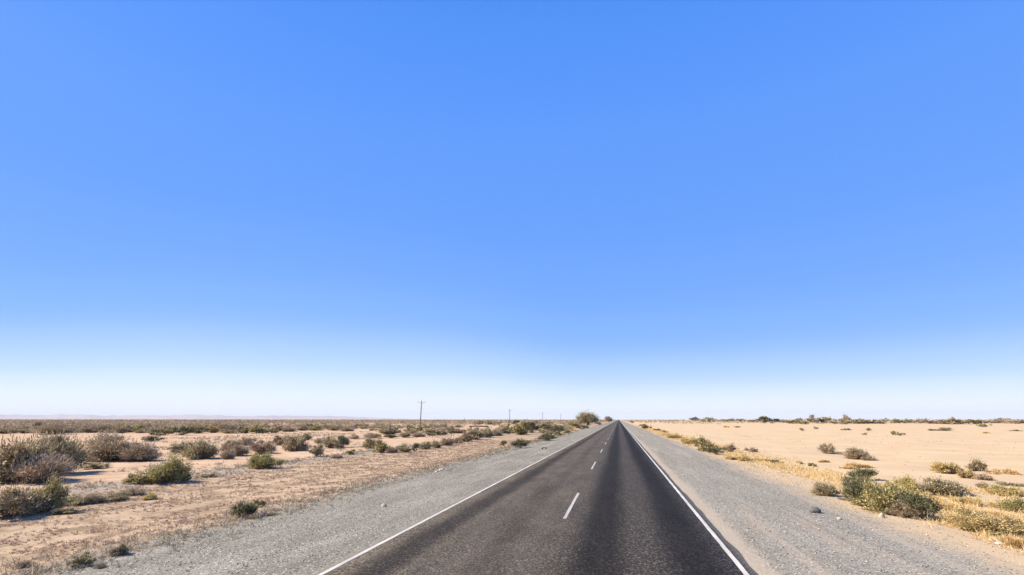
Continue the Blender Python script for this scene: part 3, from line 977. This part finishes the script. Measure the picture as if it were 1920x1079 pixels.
for _, X, Y, s, hh in inview:
    if 862 < photo_px(X, Y) < 935 and Y < 215: continue      # the open sand round the beam
    kd = srng.choice("mmmgbbd")
    ppx = photo_px(X, Y)
    mi_ = [i_ for i_, (lim, t) in enumerate(MARKS) if ppx < lim][0]
    lo_ = MARKS[mi_ - 1][0] if mi_ else 0
    where = MARKS[mi_][1]
    if where.startswith("above"):
        where = where.replace("above", "behind, left of" if ppx < (lo_ + MARKS[mi_][0]) / 2 else "behind, right of")
    depth = "nearer" if Y < 120 else "mid-distance" if Y < 170 else "far" if Y < 260 else "very far"
    size_w = "small" if s < 2.2 else "medium" if s < 3.2 else "broad"
    nm = {'m': 'grey-green', 'g': 'olive', 'b': 'brown twiggy', 'd': 'dark green'}[kd]
    depth = {"nearer": "nearer plain", "mid-distance": "middle distance", "far": "far plain", "very far": "very far plain"}[depth]
    text = "%s %s bush, %s, %s" % (size_w, nm, depth, where)
    SCAT.append((text, ppx, plant(kd, 0, 0, s, hh, text, "scattered bushes on the far left plain", loc=(X, Y, height(X, Y)))))
for text in sorted({t[0] for t in SCAT}):
    same = sorted([t for t in SCAT if t[0] == text], key=lambda t: t[1])
    if len(same) > 1:
        for i_, t in enumerate(same):
            o_word = ["leftmost", "second", "third", "fourth", "fifth", "sixth", "seventh", "eighth"][min(i_, 7)]
            if i_ == len(same) - 1: o_word = "rightmost"
            t[2]["label"] = o_word + " " + text
# everything smaller is one sheet of far-off scrub
def scrub_cloud(items, mats):
    rng = np.random.default_rng(9)
    Vs = []
    mi = []
    for _, X, Y, s, hh in items:
        d = math.hypot(X, Y)
        n = int(np.clip(9000 / d, 10, 60))
        q = max(0.22, d / 960.0 * 0.85)
        a = rng.uniform(0, 2 * math.pi, n)
        r = np.sqrt(rng.uniform(0, 1, n)) * 0.5
        z = (1 - 0.8 * (r / 0.5) ** 2) * rng.uniform(0.15, 1.0, n) ** 0.6
        C = np.stack([X + r * np.cos(a) * s, Y + r * np.sin(a) * s, height(X, Y) + z * hh * 0.9 + 0.05], 1)
        Vs.append(quads_from(C, rng.normal(size=(n, 3)) * [1, 1, 0.7], q * 1.6, q * 1.1, rng))
        mi += [int(rng.integers(0, len(mats)))] * n
    V = np.concatenate(Vs)
    me = mesh_from("far_scrub", V, np.arange(len(V)).reshape(-1, 4))
    for m in mats: me.materials.append(m)
    if len(me.polygons) == len(mi):
        me.polygons.foreach_set("material_index", mi)
    return me
o = link("far_scrub", scrub_cloud(rest, [M['m'], M['b'], M['m'], M['b'], M['d']]))
tag(o, "far-off low desert scrub merging into a dark band along the horizon", "scrub", kind='stuff')

# ------------------------------------------------------------------ litter, stones and small dry weeds underfoot
def in_view(x, y, margin=0.08):
    f = -(x - CX) * math.sin(YAW) + y * math.cos(YAW)
    r = (x - CX) * math.cos(YAW) + y * math.sin(YAW)
    fc = f * math.cos(PITCH) - H * math.sin(PITCH)
    return fc > 2 and abs(r) / fc < 1 + margin

def pebbles(name, n, xa, xb, dist, smin, smax, mat, seed):
    rng = np.random.default_rng(seed)
    base = np.array([[1, 0, 0], [0, 1, 0], [-1, 0, 0], [0, -1, 0], [0, 0, 0.8], [0.1, 0, -0.5]], dtype=float)
    tri = np.array([[0, 1, 4], [1, 2, 4], [2, 3, 4], [3, 0, 4], [1, 0, 5], [2, 1, 5], [3, 2, 5], [0, 3, 5]])
    V = []; F = []; k = 0
    while k < n:
        y = 5.5 + (dist - 5.5) * rng.random() ** 2.0
        x = rng.uniform(xa, xb)
        if not in_view(x, y): 
            if rng.random() < 0.93: continue
        s = smin + (smax - smin) * rng.random() ** 4
        s *= 1 + y / 60
        a = rng.uniform(0, 6.28)
        R = np.array([[math.cos(a), -math.sin(a), 0], [math.sin(a), math.cos(a), 0], [0, 0, 1]])
        v = (base * rng.uniform(0.6, 1.25, (6, 1)) * [1.0, 0.75, 0.6]) @ R.T * s * 0.5
        V.append(v + [x, y, height(x, y) + 0.006 + s * 0.12]); F.append(tri + 6 * k)
        k += 1
    return link(name, mesh_from(name, np.concatenate(V), None, np.concatenate(F)), mat)

def stone_material():
    k = NT("loose_stone")
    ri = k.n("ShaderNodeNewGeometry").outputs["Random Per Island"]
    cr = k.n("ShaderNodeValToRGB")
    e = cr.color_ramp.elements
    e[0].position = 0.0; e[0].color = (0.10, 0.093, 0.08, 1)
    e[1].position = 1.0; e[1].color = (0.78, 0.72, 0.60, 1)
    for p, c in ((0.35, (0.26, 0.24, 0.20, 1)), (0.65, (0.36, 0.33, 0.275, 1)), (0.88, (0.50, 0.45, 0.37, 1))):
        q = e.new(p); q.color = c
    k.put(cr.inputs[0], ri)
    return k.finish(cr.outputs[0], 0.9)
M_STONE = stone_material()
o = pebbles("loose_gravel", 20000, -9.6, -3.75, 42, 0.010, 0.046, M_STONE, 1)
tag(o, "loose grey stones strewn over the left gravel shoulder", "gravel", kind='stuff')
o = pebbles("loose_gravel", 20000, 3.95, 9.6, 42, 0.010, 0.046, M_STONE, 2)
tag(o, "loose grey stones strewn over the right gravel shoulder", "gravel", kind='stuff')

def tufts(name, n, xa, xb, ya, yb, hmin, hmax, mat, seed, gate=None, blades=14):
    rng = np.random.default_rng(seed)
    P = []; k = 0; g_ = 0
    while k < n and g_ < n * 60:
        g_ += 1
        y = ya + (yb - ya) * rng.random() ** 1.7
        x = rng.uniform(xa, xb)
        if not in_view(x, y): continue
        if gate and not gate(x, y, rng): continue
        P.append((x, y, height(x, y), hmin + (hmax - hmin) * rng.random() ** 2)); k += 1
    P = np.array(P)
    m = len(P) * blades
    B = np.repeat(P, blades, 0)
    a = rng.uniform(0, 6.28, m)
    t = rng.uniform(0.1, 1.6, m)
    d = np.stack([np.cos(a) * t, np.sin(a) * t, np.full(m, 0.75)], 1)
    Ln = (B[:, 3] * rng.uniform(0.5, 1.2, m))[:, None]
    c0 = B[:, :3] + np.stack([rng.normal(size=m) * 0.35 * B[:, 3], rng.normal(size=m) * 0.35 * B[:, 3], np.zeros(m)], 1)
    dn = d / np.linalg.norm(d, axis=1, keepdims=True)
    dist = np.hypot(B[:, 0], B[:, 1])
    V = quads_from(c0 + dn * Ln * 0.5, dn, 1.0, 1.0, rng).reshape(-1, 4, 3)
    # rescale each quad about its centre to real length and width
    cen = (c0 + dn * Ln * 0.5)[:, None, :]
    rel = V - cen
    al = (rel * dn[:, None, :]).sum(-1, keepdims=True) * dn[:, None, :]
    pe = rel - al
    V = cen + al * Ln[:, None, :] + pe * (0.006 + dist * 0.00045)[:, None, None]
    V = V.reshape(-1, 3)
    return link(name, mesh_from(name, V, np.arange(len(V)).reshape(-1, 4)), mat)

M_LITTER = leaf_material("dead_litter", (0.29, 0.195, 0.125), (0.42, 0.31, 0.205), (0.54, 0.44, 0.31), 0.15, 0.5)
M_WEED = leaf_material("dry_weeds", (0.20, 0.17, 0.11), (0.30, 0.26, 0.18), (0.42, 0.37, 0.26), 0.15, 0.7)
def litter_gate(x, y, rng):
    e = mnoise.noise(Vector((x * 0.5, y * 0.5, 2)))
    return -20.5 + e < x < -8.6 + 1.4 * e and mnoise.noise(Vector((x * 1.1, y * 0.8, 6))) + rng.random() * 0.35 > 0.08
o = tufts("dry_litter", 11500, -21, -7.5, 6, 75, 0.025, 0.11, M_LITTER, 3, litter_gate)
tag(o, "low red-brown dead weeds and litter covering the left verge", "dead weeds", kind='stuff')
def edge_gate(x, y, rng):
    return rng.random() < math.exp(-((x + 9.0) / 1.1) ** 2) or rng.random() < 0.9 * math.exp(-((x + 21.8) / 1.0) ** 2)
o = tufts("dry_weeds", 3600, -24, -6.8, 6, 110, 0.06, 0.26, M_WEED, 4, edge_gate)
tag(o, "thin grey-green weeds along the left gravel edge and the old track", "weeds", kind='stuff')
def sand_gate(x, y, rng):
    return mnoise.noise(Vector((x * 0.12, y * 0.12, 20))) > 0.05
o = tufts("sparse_weeds", 2600, -70, -22.5, 16, 120, 0.06, 0.28, M_WEED, 5, sand_gate)
tag(o, "sparse low weeds dotting the pale sand between the left bushes", "weeds", kind='stuff')
def right_gate(x, y, rng):
    if 9.5 < x < 17 and 13 < y < 27 and mnoise.noise(Vector((x * 0.35, y * 0.35, 40))) > 0.06: return rng.random() < 0.55
    return rng.random() < math.exp(-((x - 10.5 - 0.035 * (60 - min(y, 60)) * 1.2) / 1.7) ** 2) * (0.35 + 0.65 * (mnoise.noise(Vector((x * 0.3, y * 0.12, 30))) > 0.0))
o = tufts("dry_grass", 8000, 8.0, 24, 11, 230, 0.07, 0.30, M['s'], 6, right_gate)
tag(o, "thin straw-yellow grass along the sandy right verge", "grass", kind='stuff')
o = tufts("sand_twigs", 420, 9, 60, 14, 110, 0.04, 0.12, M_WEED, 7, None, 8)
tag(o, "tiny dry twigs lying on the pale right sand", "twigs", kind='stuff')

# ------------------------------------------------------------------ power poles
M_WOOD = plain_material("weathered_pole_wood", (0.22, 0.19, 0.17), (0.16, 0.135, 0.12))
M_STEEL = plain_material("galvanised_steel", (0.36, 0.36, 0.37), (0.27, 0.27, 0.28), 8, 0.5)
M_CER = plain_material("brown_porcelain", (0.10, 0.05, 0.035), (0.14, 0.07, 0.05), 8, 0.3)

def box(x0, x1, y0, y1, z0, z1):
    v = [(x0, y0, z0), (x1, y0, z0), (x1, y1, z0), (x0, y1, z0), (x0, y0, z1), (x1, y0, z1), (x1, y1, z1), (x0, y1, z1)]
    f = [(0, 3, 2, 1), (4, 5, 6, 7), (0, 1, 5, 4), (1, 2, 6, 5), (2, 3, 7, 6), (3, 0, 4, 7)]
    return v, f

def lathe(prof, sides=10, off=(0, 0, 0)):
    V = []; F = []
    for r, z in prof:
        for q in range(sides):
            a = 2 * math.pi * q / sides
            V.append((off[0] + r * math.cos(a), off[1] + r * math.sin(a), off[2] + z))
    for i in range(len(prof) - 1):
        for q in range(sides):
            q2 = (q + 1) % sides
            F.append((i * sides + q, i * sides + q2, (i + 1) * sides + q2, (i + 1) * sides + q))
    return V, F

PM = {}
def pole_meshes():
    V, F = lathe([(0.17, -0.6), (0.165, 0.0), (0.15, 3.0), (0.125, 7.2), (0.11, 8.25), (0.0, 8.3)], 12)
    PM['pole'] = mesh_from("pole", V, F)
    PM['pole'].materials.append(M_WOOD)
    v, f = box(-1.15, 1.15, 0.135, 0.205, 7.74, 7.81)
    b = [(-0.75, 7.73), (0.75, 7.73)]
    V, F = list(v), [tuple(x) for x in f]
    PM['crossarm'] = mesh_from("crossarm", V, F); PM['crossarm'].materials.append(M_WOOD)
    SV, SF = tubes([[(-0.7, 0.23, 7.70), (0, 0.15, 7.1)], [(0.7, 0.23, 7.70), (0, 0.15, 7.1)]], [[0.018] * 2] * 2, 4)
    PM['brace'] = mesh_from("brace", SV, SF); PM['brace'].materials.append(M_STEEL)
    V, F = lathe([(0.018, 0), (0.02, 0.12), (0.07, 0.14), (0.05, 0.19), (0.075, 0.22), (0.055, 0.28), (0.04, 0.33), (0.0, 0.34)], 10)
    PM['insulator'] = mesh_from("insulator", V, F); PM['insulator'].materials.append(M_CER)
pole_meshes()
def power_pole(x, y, label, lean=(0, 0)):
    r = empty("power_pole", (x, y, height(x, y)), 0.0)
    r.rotation_euler = (lean[0], lean[1], math.radians(6))
    for nm in ('pole', 'crossarm', 'brace'):
        o = bpy.data.objects.new(nm, PM[nm]); o.parent = r; COL.objects.link(o)
    for (ix, iy, iz) in ((-1.05, 0.17, 7.82), (1.05, 0.17, 7.82), (0.0, 0.0, 8.28)):
        o = bpy.data.objects.new('insulator', PM['insulator']); o.parent = r; o.location = (ix, iy, iz); COL.objects.link(o)
    return tag(r, label, "power pole", "power poles crossing the left plain")
def pole_at(px, X):
    dx, dy, _ = ray(px, 790)
    t = (X - CX) / dx
    return X, dy * t
PX = -56.0
for px, lb, ln in ((788, "tallest nearest wooden power pole with crossarm on the left plain", (0, math.radians(1.0))),
                   (955.5, "second power pole, thin, right of the nearest one", (0, 0)),
                   (1017.5, "third power pole, thin, left of the round roadside tree", (0, 0)),
                   (1051.5, "faintest farthest power pole, nearest to the round roadside tree", (0, 0))):
    X, Y = pole_at(px, PX)
    power_pole(X, Y, lb, ln)

# thin posts
def post(px, py, hpx, r, mat, label, nm="marker_post"):
    x, y, z = ground_at(px, py)
    hh = hpx * px_scale(x, y)
    V, F = lathe([(r, -0.3), (r * 0.96, hh * 0.5), (r * 0.9, hh - 0.02), (r * 0.55, hh), (0, hh)], 8)
    V = [(a + 0.02 * c, b, c) for a, b, c in V]
    o = link(nm, mesh_from(nm, V, F), mat); o.location = (x, y, z)
    tag(o, label, "post", "thin posts on the left plain")
M_PALE = plain_material("bleached_wood", (0.50, 0.45, 0.38), (0.40, 0.35, 0.29))
post(285, 852, 29, 0.035, M_PALE, "thin pale wooden post among grey bushes on the left")
post(443, 832, 20, 0.04, M_PALE, "thin pale wooden post at the brown bush below the dense row")
post(870, 803, 19, 0.06, M_WOOD, "thin dark post left of the long dark beam")

# long low dark bar, built as a beam on two blocks
x, y, z = ground_at(898, 803.0)
sc = px_scale(x, y)
r = empty("long_dark_bar", (x, y, z), YAW)
L = 36 * sc
v, f = box(-L * 0.5, L * 0.5, -0.2, 0.2, 0.42, 0.80)
link("beam", mesh_from("beam", v, f), plain_material("dark_bar_finish", (0.03, 0.027, 0.025), (0.045, 0.04, 0.035)), r)
for sx in (-0.42, 0.42):
    v, f = box(L * sx - 0.25, L * sx + 0.25, -0.18, 0.18, -0.2, 0.419)
    link("block", mesh_from("block", v, f), plain_material("dark_block", (0.06, 0.05, 0.045), (0.09, 0.08, 0.07)), r)
tag(r, "long low dark beam lying on the sand right of the nearest power pole", "beam")

# ------------------------------------------------------------------ rocks and litter at the roadside
def rock(name, px, py, wpx, hpx, mat, label, seed, cat="rock", depth=0.8, group=None):
    rng = random.Random(seed)
    import bmesh
    bm = bmesh.new()
    bmesh.ops.create_icosphere(bm, subdivisions=3, radius=0.5)
    off = Vector((seed * 3.3, seed * 1.7, 0))
    for v in bm.verts:
        n = mnoise.noise(v.co * 1.6 + off) * 0.28 + mnoise.noise(v.co * 4.5 + off) * 0.10
        v.co *= 1 + n
        if v.co.z < -0.3: v.co.z = -0.3
        # facets
        v.co.x = round(v.co.x * 9) / 9 * 0.35 + v.co.x * 0.65
    me = bpy.data.meshes.new(name); bm.to_mesh(me); bm.free()
    x, y, z = ground_at(px, py)
    sc = px_scale(x, y)
    o = link(name, me, mat)
    o.location = (x, y + 0.4 * wpx * sc * depth, z + 0.22 * hpx * sc)
    o.scale = (wpx * sc, wpx * sc * depth, hpx * sc * 1.25)
    o.rotation_euler = (0, 0, YAW)
    return tag(o, label, cat, group)

M_RUBBER = plain_material("worn_black_rubber", (0.025, 0.025, 0.027), (0.05, 0.05, 0.05), 8, 0.6)
M_WHITE = plain_material("pale_stone", (0.50, 0.43, 0.32), (0.40, 0.33, 0.24))
M_GREYR = plain_material("grey_rock", (0.15, 0.14, 0.125), (0.09, 0.085, 0.08))
M_LITW = plain_material("white_plastic", (0.60, 0.55, 0.47), (0.52, 0.46, 0.38), 4, 0.5)

# curled scrap of tyre tread on the right gravel
def tyre_scrap(px, py, W, label, seed, grey=True):
    x, y, z = ground_at(px, py)
    n = 16; V = []; F = []
    R = W * 0.5
    for layer, rr in ((0, R), (1, R - 0.035)):
        for i in range(n):
            a = math.radians(-15 + 225 * i / (n - 1))
            for s_ in (-1, 1):
                tear = 1 + 0.25 * mnoise.noise(Vector((i * 0.6, s_ * 3, seed)))
                V.append((math.cos(a) * rr, s_ * 0.13 * tear, 0.3 * R + math.sin(a) * rr * 0.55 + 0.02))
    for layer in range(2):
        b = layer * n * 2
        for i in range(n - 1):
            F.append((b + 2 * i, b + 2 * i + 1, b + 2 * i + 3, b + 2 * i + 2))
    for s_ in range(2):
        for i in range(n - 1):
            F.append((2 * i + s_, 2 * i + 2 + s_, 2 * n + 2 * i + 2 + s_, 2 * n + 2 * i + s_))
    for e in (0, n - 1):
        F.append((2 * e, 2 * e + 1, 2 * n + 2 * e + 1, 2 * n + 2 * e))
    o = link("tyre_scrap", mesh_from("tyre_scrap", V, F), M_RUBBER)
    o.location = (x, y + 0.1, z); o.rotation_euler = (0, 0, YAW + 0.35)
    return tag(o, label, "tyre scrap", None)
rock("grey_rock", 1532, 963, 22, 13, M_GREYR, "grey rock with a black shadow lying alone on the right gravel", 5)
tyre_scrap(1020, 843, 0.38, "small black tyre scrap lying on the left gravel", 2)
rock("pale_rock", 1663, 958, 9, 9, M_WHITE, "upper pale stone in front of the roadside thicket", 7)
rock("pale_rock", 1655, 971, 10, 9, M_WHITE, "lower pale stone in front of the roadside thicket", 8)
rock("pale_rock", 1575, 975, 9, 5, M_WHITE, "pale stone on the gravel edge right of the grey rock", 9)
rock("dark_rock", 1904, 1024, 13, 8, M_GREYR, "small dark rock beside the yellow grass in the lower right corner", 10)
rock("pale_rock", 718, 951, 10, 7, M_WHITE, "small pale stone at the edge of the left gravel", 11)

def crumpled(px, py, wpx, hpx, label, seed, ang=0.0):
    """a crumpled sheet of plastic lying on the ground"""
    x, y, z = ground_at(px, py)
    sc = px_scale(x, y)
    W = wpx * sc; Hh = hpx * sc
    n = 11; V = []; F = []
    for lay in (0, 1):
        for j in range(n):
            for i in range(n):
                u = i / (n - 1) - 0.5; v = j / (n - 1) - 0.5
                k = max(0.0, 1 - (2 * max(abs(u), abs(v))) ** 3)
                zz = 0.02 + k * Hh * (0.6 + 0.9 * mnoise.noise(Vector((u * 5, v * 5, seed)))) if lay == 0 else 0.004
                V.append((u * W * (1 + 0.25 * mnoise.noise(Vector((v * 4, seed, 0)))), v * W * 0.7 * (1 + 0.3 * mnoise.noise(Vector((u * 4, seed, 3)))), zz))
    for lay in (0, 1):
        for j in range(n - 1):
            for i in range(n - 1):
                a = lay * n * n + j * n + i
                q = (a, a + 1, a + n + 1, a + n)
                F.append(q if lay == 0 else q[::-1])
    o = link("plastic_sheet", mesh_from("plastic_sheet", V, F), M_LITW)
    o.location = (x, y, z + 0.003); o.rotation_euler = (0, 0, YAW + ang)
    return tag(o, label, "litter", "scraps of white plastic litter")
crumpled(828, 883, 11, 3.5, "longer white plastic scrap at the edge of the left gravel", 3, 0.3)
crumpled(819, 886, 6, 2.5, "shorter white plastic scrap at the edge of the left gravel", 5, 0.9)
crumpled(1880, 1022, 22, 3, "larger white scrap on the sand in the lower right", 8, -0.2)
crumpled(1852, 999, 16, 2.5, "smaller white scrap behind the larger one in the lower right", 12, 0.2)

# ------------------------------------------------------------------ haze
v, f = box(-19000, 19000, -18500, 19000, -4.0, 160.0)
hz = link("haze", mesh_from("haze", v, f))
k = NT("thin_desert_haze")
pv = k.n("ShaderNodeVolumePrincipled")
pv.inputs["Color"].default_value = (0.86, 0.90, 1.0, 1)
pv.inputs["Density"].default_value = 5.0e-5
pv.inputs["Anisotropy"].default_value = 0.0
k.t.links.new(pv.outputs[0], k.out.inputs["Volume"])
hz.data.materials.append(k.m)
tag(hz, "thin pale air haze over the whole plain", "haze", kind='stuff')
